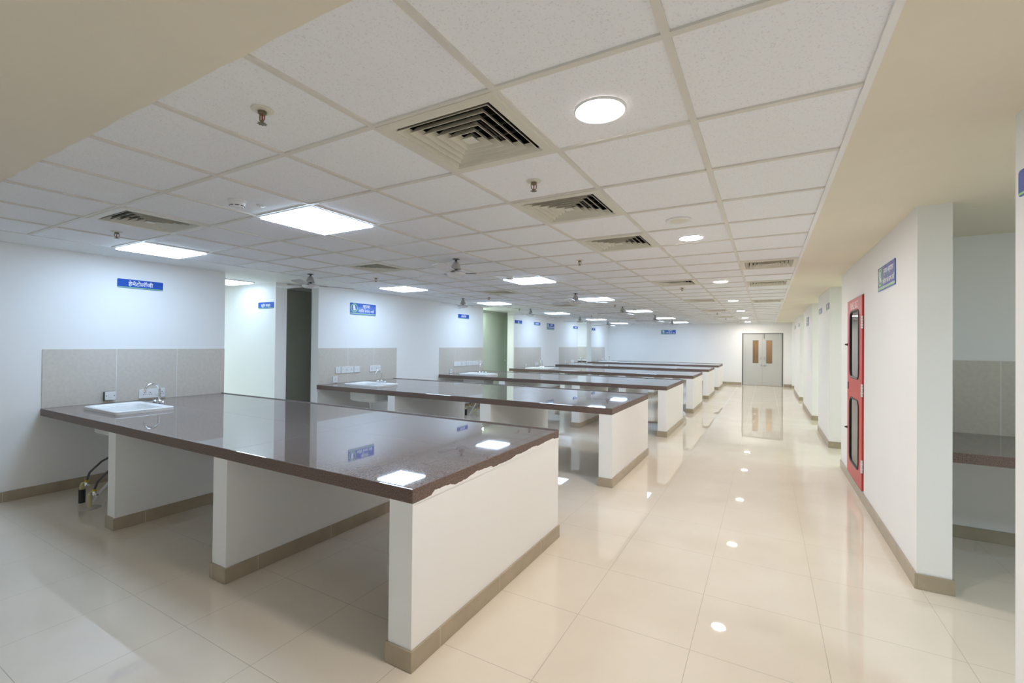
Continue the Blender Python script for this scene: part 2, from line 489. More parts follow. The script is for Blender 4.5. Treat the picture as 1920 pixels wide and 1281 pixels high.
SLAB = ['white ceramic sink set in the nearest counter', 'white ceramic sink in the second counter, below a bank of switch plates',
        'white ceramic sink in the third counter, below a row of five switch plates', 'white ceramic sink in the fourth counter from the camera',
        'white ceramic sink in the fifth counter from the camera', 'white ceramic sink in the farthest counter']
s0 = make_sink(SLAB[0], (XL+SX, CY[0]+SY, 0))
for k in range(1, 6): dup(s0, (XL+SX, CY[k]+SY, 0), 0, SLAB[k])

# ---- swan-neck mixers, standing behind each sink
def make_tap(label, loc):
    t = thing('mixer_tap', label, 'tap', loc, 0, 'chrome taps beside the sinks')
    z = 0
    MB().lathe([(.027, 0), (.027, .006), (.02, .012), (.019, .05), (.015, .06)], 18).build('tap_base', CHROME, t, True)
    pts = [(0, 0, .05), (0, 0, .12), (0, 0, .165)] + [(0, -.065+.065*math.cos(rad(a)), .165+.065*math.sin(rad(a))) for a in range(15, 181, 15)] + [(0, -.131, .15)]
    MB().tube(pts, .0105, 12).build('spout', CHROME, t, True)
    MB().tube([(-.075, 0, .03), (.075, 0, .03)], .013, 12).build('body_bar', CHROME, t, True)
    for sx in (-1, 1):
        MB().lathe([(.0, 0), (.018, .0), (.026, .012), (.026, .028), (.017, .038), (0, .040)], 14, (sx*.085, 0)).build('knob', CHROME, t, True).location.z = .012
    return t
TLAB = ['chrome swan-neck tap at the sink of the nearest counter', 'chrome swan-neck tap at the sink of the second counter',
        'chrome swan-neck tap at the sink of the third counter', 'chrome swan-neck tap at the sink of the fourth counter',
        'chrome swan-neck tap at the sink of the fifth counter', 'chrome swan-neck tap at the sink of the farthest counter']
t0 = make_tap(TLAB[0], (XL+.66, CY[0]+.745, TOP+.0015))
for k in range(1, 6): dup(t0, (XL+.68, CY[k]+.745, TOP+.0015), 0, TLAB[k])

# ---- plumbing under the sinks
def make_pipe(label, loc, dark):
    t = thing('water_pipe', label, 'pipe', loc, 0, 'water pipes rising under the counters')
    h = .178 if dark else .138; ex = .04 if dark else -.17
    if dark:
        MB().lathe([(.026, 0), (.026, .128)], 16).build('pipe_sleeve', BLACK, t, True)
        MB().tube([(0, 0, .12), (0, 0, h-.02), (.02, 0, h), (.06, 0, h+.005)], .020, 12).build('elbow', PIPEC, t, True)
    else:
        MB().lathe([(.085, 0), (.08, .004), (.03, .010), (.017, .012)], 20).build('floor_plaster', PLASTER, t, True)
        MB().tube([(0, 0, .01), (0, 0, h-.02), (.02, 0, h), (.06, 0, h+.005)], .019, 12).build('elbow', PIPEC, t, True)
    v = MB().tube([(.05, 0, h+.004), (.16, 0, h+.012)], .010, 10); v.lathe([(.016, h), (.016, h+.035)], 12, (.10, 0))
    v.build('valve', CHROME, t, True)
    MB().lathe([(.019, h+.035), (.019, h+.052)], 14, (.10, 0)).build('valve_ring', YELLOW, t, True)
    MB().tube([(.10, 0, h+.05), (.105, .02, h+.12), (.13, .10, h+.21), (.14, .24, h+.28), (.10, .42, h+.34), (ex, .57, h+.43), (ex, .61, TOP-TH-.012)], .0095, 10).build('hose', HOSE, t, True)
    return t
pk = make_pipe('black sleeved water pipe with grey hose under the nearest counter', (-5.635, CY[0]+.13, 0), True)
pt = make_pipe('cream elbowed water pipe with grey hose, plastered into the floor under the nearest counter', (-5.395, CY[0]+.11, 0), False)
dup(pk, (-5.62, CY[2]+.13, 0), 0, 'black sleeved water pipe under the third counter')
dup(pt, (-5.38, CY[2]+.11, 0), 0, 'cream elbowed water pipe under the third counter')
dup(pk, (-5.62, CY[3]+.13, 0), 0, 'black sleeved water pipe under the fourth counter')
dp = []
for k, lb in ((0, 'white waste pipe leaning up under the nearest counter'), (1, 'waste pipe hanging from the sink of the second counter'), (2, 'white waste pipe slanting under the third counter')):
    if k == 0:
        t = thing('waste_pipe', lb, 'pipe', (XL+SX, CY[0]+SY, 0), 0, 'waste pipes under the sinks')
        MB().lathe([(.030, .605), (.030, .565), (.022, .555), (.019, .52)], 16).build('waste_trap', PLASTIC, t, True)
        MB().tube([(0, 0, .54), (.012, -.01, .46), (.03, -.05, .30), (-.02, -.20, .10), (-.05, -.25, .0)], .014, 10).build('waste_hose', PLASTIC, t, True)
        wp = t
    else: dup(wp, (XL+SX, CY[k]+SY, 0), 0, lb)

# ---- tiled splashbacks (local x along the wall)
def splash(y0, y1, label, x=XL, z0=TOP+.0005, z1=1.449):
    o = MB().box(0, y1-y0, 0, .010, 0, z1-z0).build('tile_splashback', SPLASH, None, bevel=.001, seg=1)
    o.matrix_world = Matrix(((0, -1, 0, x+.0102), (1, 0, 0, y0), (0, 0, 1, z0), (0, 0, 0, 1)))
    return tag(o, label, 'splashback', 'beige tile splashbacks behind the sinks')
splash(1.672, 3.438, 'beige tile splashback behind the nearest counter')
splash(4.912, 6.718, 'beige tile splashback behind the second counter, beside the dark passage')
splash(8.062, 9.855, 'beige tile splashback behind the third counter, beside the green door')
splash(11.515, 13.32, 'beige tile splashback behind the fourth counter')
splash(14.80, 16.635, 'beige tile splashback behind the fifth counter')
splash(18.22, 20.03, 'beige tile splashback behind the farthest counter')

# ---- switch plates and sockets on the splashbacks
def plate(y0, y1, z0, z1, label, depth=.012, holes=(), rockers=(), box=False):
    t = thing('power_socket' if holes else 'light_switch', label, 'socket' if holes else 'switch', (XL+.0105, (y0+y1)/2, (z0+z1)/2), 0, 'white electrical plates on the splashbacks')
    hy, hz = (y1-y0)/2, (z1-z0)/2
    def on(pts, a, b):
        return [[(a, y, z) for y, z in pts], [(b, y, z) for y, z in pts]]
    x0 = 0
    if box:
        MB().box(0, .035, -hy, hy, -hz, hz).build('back_box', BLACK, t); x0 = .035
    MB().loops(on(rrect(hy, hz, .006, None, 3), x0, x0+depth)).build('face_plate', PLASTIC, t, bevel=.002, seg=1)
    for c in rockers:
        MB().box(x0+depth, x0+depth+.004, c-.016, c+.016, -.020, .020).build('rocker', PLASTIC, t, bevel=.001, seg=1)
    for c in holes:
        m = MB()
        for dy, dz, r in ((0, .012, .0055), (-.011, -.009, .0042), (.011, -.009, .0042)):
            m.loops([[(x0+depth-.003, c+dy+r*math.cos(2*PI*k/10), dz+r*math.sin(2*PI*k/10)) for k in range(10)],
                     [(x0+depth+.0006, c+dy+r*math.cos(2*PI*k/10), dz+r*math.sin(2*PI*k/10)) for k in range(10)]])
        m.build('socket_holes', BLACK, t)
    if box:
        m = MB()
        m.bm.free()
        for c in (-hy+.012, hy-.012): MB().box(x0+depth, x0+depth+.002, c-.004, c+.004, -.004, .004).build('screw_head', BLACK, t)
    return t
plate(2.158, 2.250, .893, .985, 'white switch box with black sides left of the nearest tap', .014, (), (0,), True)
plate(2.480, 2.742, .876, .980, 'long white twin socket plate behind the nearest tap', .014, (-.075, -.02, .10), (.045,))
plate(5.243, 5.350, 1.022, 1.130, 'square blank switch plate, leftmost of the bank over the second sink', .012, (), (0,))
plate(5.362, 5.632, 1.020, 1.130, 'long twin socket plate in the bank over the second sink', .012, (-.02, .09), (-.09,))
plate(5.646, 5.772, 1.022, 1.128, 'square switch plate right of the long plate over the second sink', .012, (), (-.02, .02))
plate(6.008, 6.276, 1.018, 1.128, 'long socket plate standing apart above the tap of the second sink', .012, (-.085, .03), (.095,))
plate(5.192, 5.291, .872, .976, 'small square socket low on the splashback left of the second sink', .012, (0,), ())
row = [(8.597, 8.873), (8.880, 9.092), (9.100, 9.372), (9.380, 9.632), (9.655, 9.785)]
for k, (a, b) in enumerate(row):
    lab = ['first plate from the left in the row of five over the third sink', 'second plate from the left in the row of five over the third sink',
           'middle plate in the row of five over the third sink', 'fourth plate from the left in the row of five over the third sink',
           'small end plate in the row of five, next to the green door'][k]
    plate(a, b, 1.012, 1.120, 'white '+lab, .012, (-.06, .06) if k in (1, 2) else (), (-.03, .03) if k in (0, 3) else ((0,) if k == 4 else ()))
plate(8.437, 8.530, .866, .958, 'small square socket low on the splashback left of the third sink', .012, (0,), ())
plate(12.19, 12.30, .866, .958, 'small white switch low on the splashback of the fourth counter', .012, (), (0,))
plate(12.83, 13.11, .872, .972, 'long white switch plate on the splashback of the fourth counter', .012, (), (-.06, .06))
plate(15.28, 15.39, .868, .960, 'small white switch low on the splashback of the fifth counter', .012, (), (0,))
plate(15.87, 16.18, .872, .972, 'long white switch plate on the splashback of the fifth counter', .012, (), (-.06, .06))
plate(18.69, 18.80, .868, .945, 'small white switch low on the splashback of the farthest counter', .012, (), (0,))
plate(19.53, 19.82, .868, .950, 'long white switch plate on the splashback of the farthest counter', .012, (), (-.06, .06))

# ------------------------------------------------------------------ ceiling fittings
def make_vent(label, loc, group):
    t = thing('ceiling_vent', label, 'vent', loc, 0, group)
    h = .295
    m = MB(); rings = [(h, -.004), (h, .010), (.236, .010), (.236, .006), (.246, -.006), (h-.008, -.006)]
    m.loops([[(-a, -a, z), (a, -a, z), (a, a, z), (-a, a, z)] for a, z in rings], closed=True)
    m.build('vent_frame', CREAMPL, t)
    m = MB()
    for k, a in enumerate((.232, .192, .152, .112, .072)):
        b = a - .024
        rings = [(a, -.006), (b, .026), (b-.002, .026), (a-.003, -.006)]
        m.loops([[(-q, -q, z), (q, -q, z), (q, q, z), (-q, q, z)] for q, z in rings], closed=True)
    m.loops([[(-q, -q, z), (q, -q, z), (q, q, z), (-q, q, z)] for q, z in ((.030, -.004), (.010, .022))])
    m.build('louvres', CREAMPL, t)
    m = MB(); a = .250; z0, z1 = .008, .22
    m.quad((-a, -a, z1), (a, -a, z1), (a, a, z1), (-a, a, z1))
    for p, q in (((-a, -a), (a, -a)), ((a, -a), (a, a)), ((a, a), (-a, a)), ((-a, a), (-a, -a))):
        m.quad((*p, z0), (*q, z0), (*q, z1), (*p, z1))
    m.build('duct', DUCT, t)
    m = MB()
    for s in (-.09, .0, .09):
        m.box(-.248, .248, s-.004, s+.004, .034, .042); m.box(s-.004, s+.004, -.248, .248, .034, .042)
    m.build('support_bars', DARK, t)
    return t
g1 = 'square air vents beside the downlights'
v0 = None
for k, q in enumerate(VENTS):
    x, y = cell(*q)
    lab = 'square cream louvred ceiling vent, %s in the row beside the round downlights' % (ORD[k] if k < 7 else 'farthest')
    if k == 0: lab = 'large near square louvred ceiling vent beside the nearest round downlight'
    v0 = make_vent(lab, (x, y, HC), g1) if k == 0 else v0
    if k: dup(v0, (x, y, HC), 0, lab, g1)
for k, q in enumerate(VENTM):
    x, y = cell(*q)
    dup(v0, (x, y, HC), 0, 'square ceiling vent between the two rows of LED panels, %s one' % ['nearest', 'second', 'third', 'fourth', 'farthest'][k], 'air vents over the counters')
for k, q in enumerate(VENTR):
    x, y = cell(*q)
    o = dup(v0, (.022, y, HC), 0, 'square ceiling vent along the corridor edge of the tiles, %s of three' % ['nearest', 'middle', 'farthest'][k], 'air vents at the corridor edge')
    o.scale = (.94, .99, 1)

def make_panel(label, loc, group, glow=None):
    t = thing('ceiling_light', label, 'light', loc, 0, group)
    m = MB(); rings = [(.297, -.004), (.297, .012), (.280, .012), (.280, -.006), (.292, -.006)]
    m.loops([[(-a, -a, z), (a, -a, z), (a, a, z), (-a, a, z)] for a, z in rings], closed=True)
    m.build('light_frame', PLASTIC, t)
    m = MB(); a = .281
    m.box(-a, a, -a, a, -.016, .010)
    m.build('light_diffuser', glow or LED, t)
    return t
g2 = 'square LED panels over the counters'
NM = ['nearest counter', 'second counter', 'third counter', 'fourth counter', 'fifth counter', 'farthest counter']
p0 = None
for k in range(6):
    x, y = cell(*PANR[k]); lab = 'glowing square LED panel over the %s, on the corridor side' % NM[k]
    if k == 0: p0 = make_panel(lab, (x, y, HC), g2)
    else: dup(p0, (x, y, HC), 0, lab)
    x, y = cell(*PANL[k]); dup(p0, (x, y, HC), 0, 'glowing square LED panel over the %s, on the wall side' % NM[k])
make_panel('glowing LED panel in the store niche ceiling behind the near left wall', (-7.19, 3.93, HC-.010), g2, LEDN)
for x, lb in ((-2.0, 'square LED panel in the plain ceiling behind the viewer, on the counter side'), (.1, 'square LED panel in the plain ceiling behind the viewer, on the corridor side')):  # unseen panels, added to brighten the faces turned to the camera
    make_panel(lb, (x, -1.6, HC-.010), 'LED panels behind the viewer', LEDN)

def make_downlight(label, loc):
    t = thing('ceiling_downlight', label, 'light', loc, 0, 'round downlights along the corridor')
    m = MB(); n = 40
    prof = [(.102, .0), (.102, -.004), (.096, -.008), (.090, -.006), (.090, .0)]
    m.loops([[(r*math.cos(2*PI*i/n), r*math.sin(2*PI*i/n), z) for i in range(n)] for r, z in prof], closed=True)
    m.build('trim_ring', PLASTIC, t, True)
    MB().lathe([(.0895, .004), (.0895, -.0045), (.02, -.0055)], 40).build('lens', LEDW, t)
    return t
DL = [(-.572, 1.741), (-.561, 4.187), (-.571, 7.25), (-.579, 10.40), (-.577, 13.50), (-.590, 16.80), (-.60, 19.70)]
for k, (x, y) in enumerate(DL):
    lab = 'round glowing downlight, %s in the corridor row' % (ORD[k] if k < 6 else 'farthest')
    if k == 0: d0 = make_downlight(lab, (x, y, HC+.006))
    else: dup(d0, (x, y, HC+.006), 0, lab)

# speaker
t = thing('ceiling_speaker', 'round white unlit ceiling speaker grille just before the second downlight', 'speaker', (-.565, 3.56, HC+.006))
MB().lathe([(.090, 0), (.090, -.006), (.080, -.010), (.072, -.006)], 36).build('speaker_rim', PLASTIC, t, True)
MB().lathe([(.071, -.004), (.050, -.009), (0, -.010)], 36).build('speaker_grille', CREAMPL, t, True)

# sprinklers
def make_sprinkler(label, loc):
    t = thing('ceiling_sprinkler', label, 'sprinkler', loc, 0, 'pendent fire sprinklers in the ceiling')
    MB().lathe([(.042, 0), (.041, -.003), (.030, -.007), (.020, -.007)], 28).build('escutcheon', CREAMPL, t, True)
    m = MB(); m.lathe([(.0165, -.006), (.0165, -.016), (.012, -.020)], 14)
    for s in (-1, 1):
        m.tube([(s*.0135, 0, -.014), (s*.0155, 0, -.026), (s*.0145, 0, -.040), (s*.004, 0, -.050)], .0026, 8)
    m.lathe([(.006, -.044), (.006, -.056)], 10)
    m.build('frame_arms', BRASS, t, True)
    MB().tube([(0, 0, -.020), (0, 0, -.044)], .0030, 8).build('glass_bulb', REDGL, t, True)
    m = MB(); n = 32
    m.loops([[((.018 if i % 4 < 2 else .012)*math.cos(2*PI*i/n), (.018 if i % 4 < 2 else .012)*math.sin(2*PI*i/n), z) for i in range(n)] for z in (-.0555, -.0575)])
    m.build('deflector', BRASS, t)
    return t
SPR = [((-1.752, 1.095), 'fire sprinkler with red bulb in the tile before the nearest large vent'),
       ((-4.825, 1.737), 'fire sprinkler just behind the near left ceiling vent, by the wall'),
       ((-1.149, 2.329), 'small fire sprinkler between the two nearest vents of the corridor row'),
       ((-1.778, 4.757), 'small fire sprinkler left of the third vent in the corridor row'),
       ((-4.854, 4.763), 'fire sprinkler behind the second vent of the middle row'),
       ((-4.798, 7.758), 'fire sprinkler just before the wall side LED panel over the third counter'),
       ((-1.165, 7.738), 'small fire sprinkler just beyond the fourth vent of the corridor row'),
       ((-5.593, 10.559), 'fire sprinkler near the left wall opposite the green door'),
       ((-3.026, 10.413), 'fire sprinkler just beyond the corridor side panel of the third counter'),
       ((-1.183, 14.052), 'tiny fire sprinkler beyond the sixth vent of the corridor row'),
       ((-1.171, 17.028), 'tiny fire sprinkler beyond the seventh vent of the corridor row'),
       ((-4.81, 13.965), 'tiny fire sprinkler over the aisle before the fifth counter'),
       ((-4.82, 17.06), 'tiny fire sprinkler over the aisle before the farthest counter')]
for k, ((x, y), lab) in enumerate(SPR):
    if k == 0: sp0 = make_sprinkler(lab, (x, y, HC+.006))
    else: dup(sp0, (x, y, HC+.006), [.3, 1.2, .7][k % 3], lab)

# smoke detectors
def make_smoke(label, loc):
    t = thing('smoke_detector', label, 'smoke detector', loc, 0, 'smoke detectors on the ceiling')
    MB().lathe([(.056, 0), (.056, -.010), (.052, -.013)], 32).build('detector_base', PLASTIC, t, True)
    MB().lathe([(.050, -.013), (.048, -.030), (.038, -.044), (.0, -.046)], 32).build('detector_head', PLASTIC, t, True)
    m = MB()
    for a in range(0, 360, 45):
        c, s = math.cos(rad(a)), math.sin(rad(a)); c2, s2 = math.cos(rad(a+30)), math.sin(rad(a+30))
        m.loops([[(r*c, r*s, z), (r*c2, r*s2, z)][0:2] + [((r-.003)*c2, (r-.003)*s2, z), ((r-.003)*c, (r-.003)*s, z)] for r, z in ((.0475, -.0345), (.0440, -.0385))])
    m.build('sensor_slots', BLACK, t)
    return t
sd = make_smoke('white smoke detector beside the nearest LED panel', (-3.03, 1.73, HC+.006))
dup(sd, (-3.05, 5.47, HC+.006), .4, 'white smoke detector against the second corridor side LED panel')
dup(sd, (-2.92, 11.85, HC+.006), .9, 'white smoke detector in front of the fourth corridor side LED panel')

t = thing('blank_plate', 'small round white cap on the ceiling beside the nearest smoke detector', 'cover plate', (-2.99, 1.87, HC+.006))
MB().lathe([(.030, 0), (.030, -.003), (.026, -.006), (0, -.006)], 28).build('plate_disc', PLASTIC, t, True)
for dx in (-.014, .014): MB().lathe([(.0035, -.0055), (.0035, -.0075)], 10, (dx, 0)).build('screw', DARK, t)

# fans
def make_fan(label, loc, ang):
    t = thing('ceiling_fan', label, 'fan', loc, ang, 'white ceiling fans in two rows')
    MB().lathe([(.040, 0), (.036, -.006), (.012, -.010), (.011, -.05)], 20).build('down_rod', DARK, t, True)
    MB().lathe([(.014, -.030), (.026, -.036), (.040, -.060), (.050, -.095), (.056, -.112), (.058, -.116)], 28).build('canopy', FANC, t, True)
    MB().lathe([(.016, -.114), (.016, -.128), (.050, -.134), (.055, -.140)], 24).build('motor_neck', DARK, t, True)
    MB().lathe([(.060, -.136), (.095, -.146), (.108, -.158), (.104, -.172), (.075, -.190), (.035, -.198), (0, -.199)], 36).build('motor', FANW, t, True)
    blade = None
    for k in range(3):
        if blade is None:
            out = [(.175, -.045), (.40, -.062), (.56, -.066), (.600, -.050), (.605, .0), (.600, .045), (.56, .058), (.40, .056), (.175, .040)]
            m = MB(); tw = rad(11)
            m.loops([[(x, y*math.cos(tw), -.156 + y*math.sin(tw) + dz) for x, y in out] for dz in (-.0025, .0025)])
            blade = m.build('blade', FANW, t)
            br = MB().prism([(.085, -.018), (.19, -.032), (.22, -.030), (.22, .030), (.19, .032), (.085, .018)], -.1535, -.1505).build('blade_bracket', DARK, blade)
        else:
            b = blade.copy(); COL.objects.link(b); b.parent = t; b.rotation_euler = (0, 0, rad(120*k))
            c = br.copy(); COL.objects.link(c); c.parent = b
    return t
FANS = [(-2.962, 4.09, 48, 'white ceiling fan over the aisle behind the nearest counter, on the corridor side'),
        (-5.41, 4.10, 66, 'white ceiling fan before the dark passage, near the left wall'),
        (-5.43, 7.76, 18, 'white ceiling fan over the aisle behind the second counter, by the wall'),
        (-3.00, 7.83, 36, 'white ceiling fan over the aisle behind the second counter, on the corridor side'),
        (-5.37, 10.75, 96, 'white ceiling fan before the pale green door, near the wall'),
        (-3.03, 11.07, 78, 'white ceiling fan over the aisle behind the third counter, on the corridor side'),
        (-5.395, 14.51, 57, 'white ceiling fan behind the fourth counter, by the wall'),
        (-3.02, 14.78, 78, 'white ceiling fan behind the fourth counter, on the corridor side'),
        (-5.42, 17.70, 81, 'farthest wall side ceiling fan, behind the fifth counter'),
        (-3.00, 17.68, 51, 'farthest corridor side ceiling fan, near the far notice sign')]
for k, (x, y, a, lab) in enumerate(FANS):
    if k == 0: f0 = make_fan(lab, (x, y, HC+.006), rad(a))
    else: dup(f0, (x, y, HC+.006), rad(a), lab)

# ------------------------------------------------------------------ signs
def text_mesh(s, size, extr=.0006, bold=.0):
    c = bpy.data.curves.new('lettering', 'FONT'); c.body = s; c.size = size; c.extrude = extr; c.offset = bold
    c.align_x = 'CENTER'; c.align_y = 'BOTTOM_BASELINE'; c.resolution_u = 2
    o = bpy.data.objects.new('lettering', c); COL.objects.link(o)
    bpy.context.view_layer.update()
    me = bpy.data.meshes.new_from_object(o.evaluated_get(bpy.context.evaluated_depsgraph_get()))
    bpy.data.objects.remove(o); bpy.data.curves.remove(c)
    return me
def lettering(s, size, x, y, z, parent, mat=WHITEL, maxw=None, name='lettering', bold=.0012):
    me = text_mesh(s, size, bold=bold)
    xs = [v.co.x for v in me.vertices]; w = max(xs)-min(xs); cx = (max(xs)+min(xs))/2
    f = min(1, maxw/w) if maxw else 1
    for v in me.vertices: v.co = ((v.co.x-cx)*f, v.co.y*f, v.co.z)
    me.name = name
    me.materials.clear(); me.materials.append(mat)
    o = bpy.data.objects.new(name, me); COL.objects.link(o); o.parent = parent; o.location = (x, y, z)
    return o
FACE = {'L': Matrix(((0, 0, 1), (1, 0, 0), (0, 1, 0))), 'R': Matrix(((0, 0, -1), (-1, 0, 0), (0, 1, 0))), 'F': Matrix(((1, 0, 0), (0, 0, -1), (0, 1, 0)))}
def sign(name, label, face, at, w, h, lines, emblem=False, group=None):
    t = thing(name, label, 'sign', (0, 0, 0), 0, group)
    t.matrix_world = Matrix.Translation(at) @ FACE[face].to_4x4()
    MB().loops([rrect(w/2, h/2, .012, z, 4) for z in (.0005, .005)]).build('board', BLUE, t)
    if not emblem:
        MB().prism(rrect(w/2-.003, .0045, .002, None, 2, 0, -h/2+.009), .0048, .0056).build('stripe', GREENST, t)
    else:
        MB().prism(rrect(w/2-.004, .0060, .002, None, 2, 0, -h/2+.017), .0048, .0056).build('stripe', GREENST, t)
        MB().prism(rrect(w/2-.004, .0020, .001, None, 2, 0, -h/2+.0275), .0048, .0056).build('pinstripe', WHITEL, t)
        ex, ey, n = -w/2+.092, .016, 32
        m = MB()
        m.loops([[(ex+r*math.cos(2*PI*i/n), ey+r*math.sin(2*PI*i/n), z) for i in range(n)] for r, z in ((.062, .0048), (.078, .0048), (.078, .0060), (.062, .0060))], closed=True)
        m.build('emblem_ring', GREENST, t)
        m = MB()
        m.prism([(ex-.030, ey+.030), (ex-.026, ey+.046), (ex-.010, ey+.055), (ex+.008, ey+.050), (ex+.016, ey+.036), (ex+.022, ey+.010), (ex+.012, ey-.008), (ex+.016, ey-.030), (ex+.004, ey-.048), (ex-.022, ey-.044), (ex-.024, ey-.020), (ex-.032, ey+.006)], .0048, .0060)
        m.prism([(ex+.018, ey-.008), (ex+.026, ey-.004), (ex+.040, ey-.042), (ex+.030, ey-.046)], .0048, .0060)
        m.build('emblem_figure', WHITEL, t)
    for (s, size, x, y, mw) in lines: lettering(s, size, x, y, .0052, t, maxw=mw)
    return t
def small(label, face, at, txt, size=.062, w=.445):
    return sign('department_sign', label, face, at, w, .100, [(txt, size, 0, -.020, .24)], False, 'one line blue department signs')
NOTICE = [('कृपया', .078, .075, .030, .30), ('शांित बनाए रखें', .078, .075, -.052, .36)]
NOTICE2 = [('कृपया अस्पताल', .072, .080, .030, .34), ('परिसर को साफ रखें', .072, .080, -.052, .40)]
NOTICE2[1] = ('पिरसर को साफ रखें', .072, .080, -.052, .40)
zs, zn = 2.188, 2.138
small('blue sign lettered in white on the wall above the nearest sink', 'L', (XL, 2.49, zs), 'हेमेटोलॉजी')
sign('notice_sign', 'large blue notice sign with green ring emblem over the second sink', 'L', (XL, 5.852, zn), .60, .205, NOTICE, True, 'large blue notice signs with emblem')
small('blue sign on the left wall beside the pale green door, above the third counter', 'L', (XL, 8.99, zs), 'सेरोलॉजी')
small('first blue sign past the green door, at the edge of the wall', 'L', (XL, 11.78, zs), 'मूत्र')
small('second blue sign past the green door, before the emblem notice', 'L', (XL, 13.035, zs), 'माइकोलॉजी')
sign('notice_sign', 'large blue notice sign with emblem past the green door', 'L', (XL, 14.07, zn), .60, .205, NOTICE, True, 'large blue notice signs with emblem')
small('blue sign beside the side room opening, above the fifth counter', 'L', (XL, 16.39, zs), 'टी बी लैब')
small('last blue sign on the left wall, above the farthest counter', 'L', (XL, 18.475, zs), 'लैब')
small('small blue sign on the wall inside the store niche', 'F', (-6.85, 4.389, 2.118), 'स्टोर कक्ष', .062, .40)
sign('notice_sign', 'large blue notice sign with emblem on the far wall, left of the double door', 'F', (-3.65, YF, 2.118), .60, .19, NOTICE, True, 'large blue notice signs with emblem')
sign('notice_sign', 'large blue notice sign with emblem on the corridor wall by the red cabinet', 'R', (XR, 4.765, 2.130), .61, .20, NOTICE2, True, 'large blue notice signs with emblem')
small('blue sign cut off at the frame edge on the nearest corridor wall', 'R', (XR, 2.292, 2.185), 'रिसेप्शन', .062, .45)
small('nearer of two blue signs on the corridor wall past the red cabinet', 'R', (XR, 8.83, zs), 'लैब', .062, .40)
small('farther of two blue signs on the corridor wall past the red cabinet', 'R', (XR, 9.96, zs), 'स्टाफ')
sign('notice_sign', 'large blue notice sign with emblem on the third corridor wall section', 'R', (XR, 12.86, zn), .62, .20, NOTICE2, True, 'large blue notice signs with emblem')
small('blue sign on the fourth corridor wall section, nearer of its two', 'R', (XR, 16.05, zs), 'लैब')
small('blue sign on the fourth corridor wall section, farther of its two', 'R', (XR, 18.15, zs), 'लैब')

# ------------------------------------------------------------------ fire hose cabinet in the corridor wall
Y0, Y1, Z0, Z1 = 5.745, 6.69, .108, 2.09
t = thing('fire_hose_cabinet', 'red fire hose cabinet door with two tall windows, set in the corridor wall', 'cabinet', (XR, (Y0+Y1)/2, Z0))
t.matrix_world = Matrix.Translation((XR, (Y0+Y1)/2, Z0)) @ FACE['R'].to_4x4()   # local x = -Y, y = up, z = out to the corridor
W2, H = (Y1-Y0)/2, Z1-Z0
m = MB(); a, d = W2-.002, -.07
m.quad((-a, .002, d), (a, .002, d), (a, H-.002, d), (-a, H-.002, d))
for p, q in (((-a, .002), (a, .002)), ((a, .002), (a, H-.002)), ((a, H-.002), (-a, H-.002)), ((-a, H-.002), (-a, .002))):
    m.quad((*p, d), (*q, d), (*q, -.004), (*p, -.004))
m.build('cabinet_body', GREYB, t)
MB().loops([[(-a+q, q+.002, z), (a-q, q+.002, z), (a-q, H-.002-q, z), (-a+q, H-.002-q, z)] for q, z in ((0, -.004), (0, .001), (.014, .001), (.014, -.004))], closed=True).build('cabinet_frame', BLACK, t)
ymid = (Y0+Y1)/2
wins = [((ymid-6.208), (1.945+1.215)/2-Z0, .285, .368), ((ymid-6.215), (.99+.27)/2-Z0, .285, .362)]
bm = bmesh.new(); edges = []
def ring(pts):
    vs = [bm.verts.new((x, y, 0)) for x, y in pts]
    for i in range(len(vs)): edges.append(bm.edges.new((vs[i], vs[(i+1) % len(vs)])))
ring([(-a+.006, .008), (a-.006, .008), (a-.006, H-.012), (-a+.006, H-.012)])
for cx, cy, hx, hy in wins: ring(rrect(hx, hy, .085, None, 7, cx, cy))
bmesh.ops.triangle_fill(bm, use_beauty=True, use_dissolve=False, edges=edges)
# drop triangles that filled the window holes
for f in [f for f in bm.faces if any(abs(f.calc_center_median().x-cx) < hx-.03 and abs(f.calc_center_median().y-cy) < hy-.03 and all(abs(v.co.x-cx) < hx+.001 and abs(v.co.y-cy) < hy+.001 for v in f.verts) for cx, cy, hx, hy in wins)]:
    bm.faces.remove(f)
r = bmesh.ops.extrude_face_region(bm, geom=bm.faces[:])
for v in [g for g in r['geom'] if isinstance(g, bmesh.types.BMVert)]: v.co.z += .016
mb = MB(); mb.bm.free(); mb.bm = bm
door = mb.build('door_leaf', RED, t)
for cx, cy, hx, hy in wins:
    n = 7
    MB().loops([rrect(hx+q, hy+q, .085+q, z, n, cx, cy) for q, z in ((.003, .015), (.005, .021), (-.006, .024), (-.014, .018), (-.014, .004), (-.0005, .004))], closed=True).build('window_gasket', BLACK, t, True)
    MB().loops([rrect(hx-.004, hy-.004, .082, z, n, cx, cy) for z in (.007, .011)]).build('window_pane', GLASS, t)
hx = ymid-6.604
MB().prism(rrect(.014, .042, .006, None, 3, hx, 1.108-Z0), .0155, .022).build('handle', BLACK, t, bevel=.002)
for zz in (1.80, 1.115, .355):
    m = MB()
    for k in range(5): m.tube([(W2-.004, zz-Z0-.062+.026*k, .016), (W2-.004, zz-Z0-.062+.026*k+.022, .016)], .010 if k % 2 else .0085, 8)
    o = m.build('hinge', PLASTIC, t, True); o['label'] = 'white door hinge'
for zz in (1.58, .612):
    m = MB(); m.box(-W2-.012, -W2+.016, zz-Z0-.014, zz-Z0+.014, .001, .022); m.tube([(-W2, zz-Z0, .02), (-W2, zz-Z0, .040)], .008, 10)
    m.build('latch', BLACK, t)
lettering('R.H.L. K.C', .105, -.02, H-.118, .0158, t, WHITEL, .60)

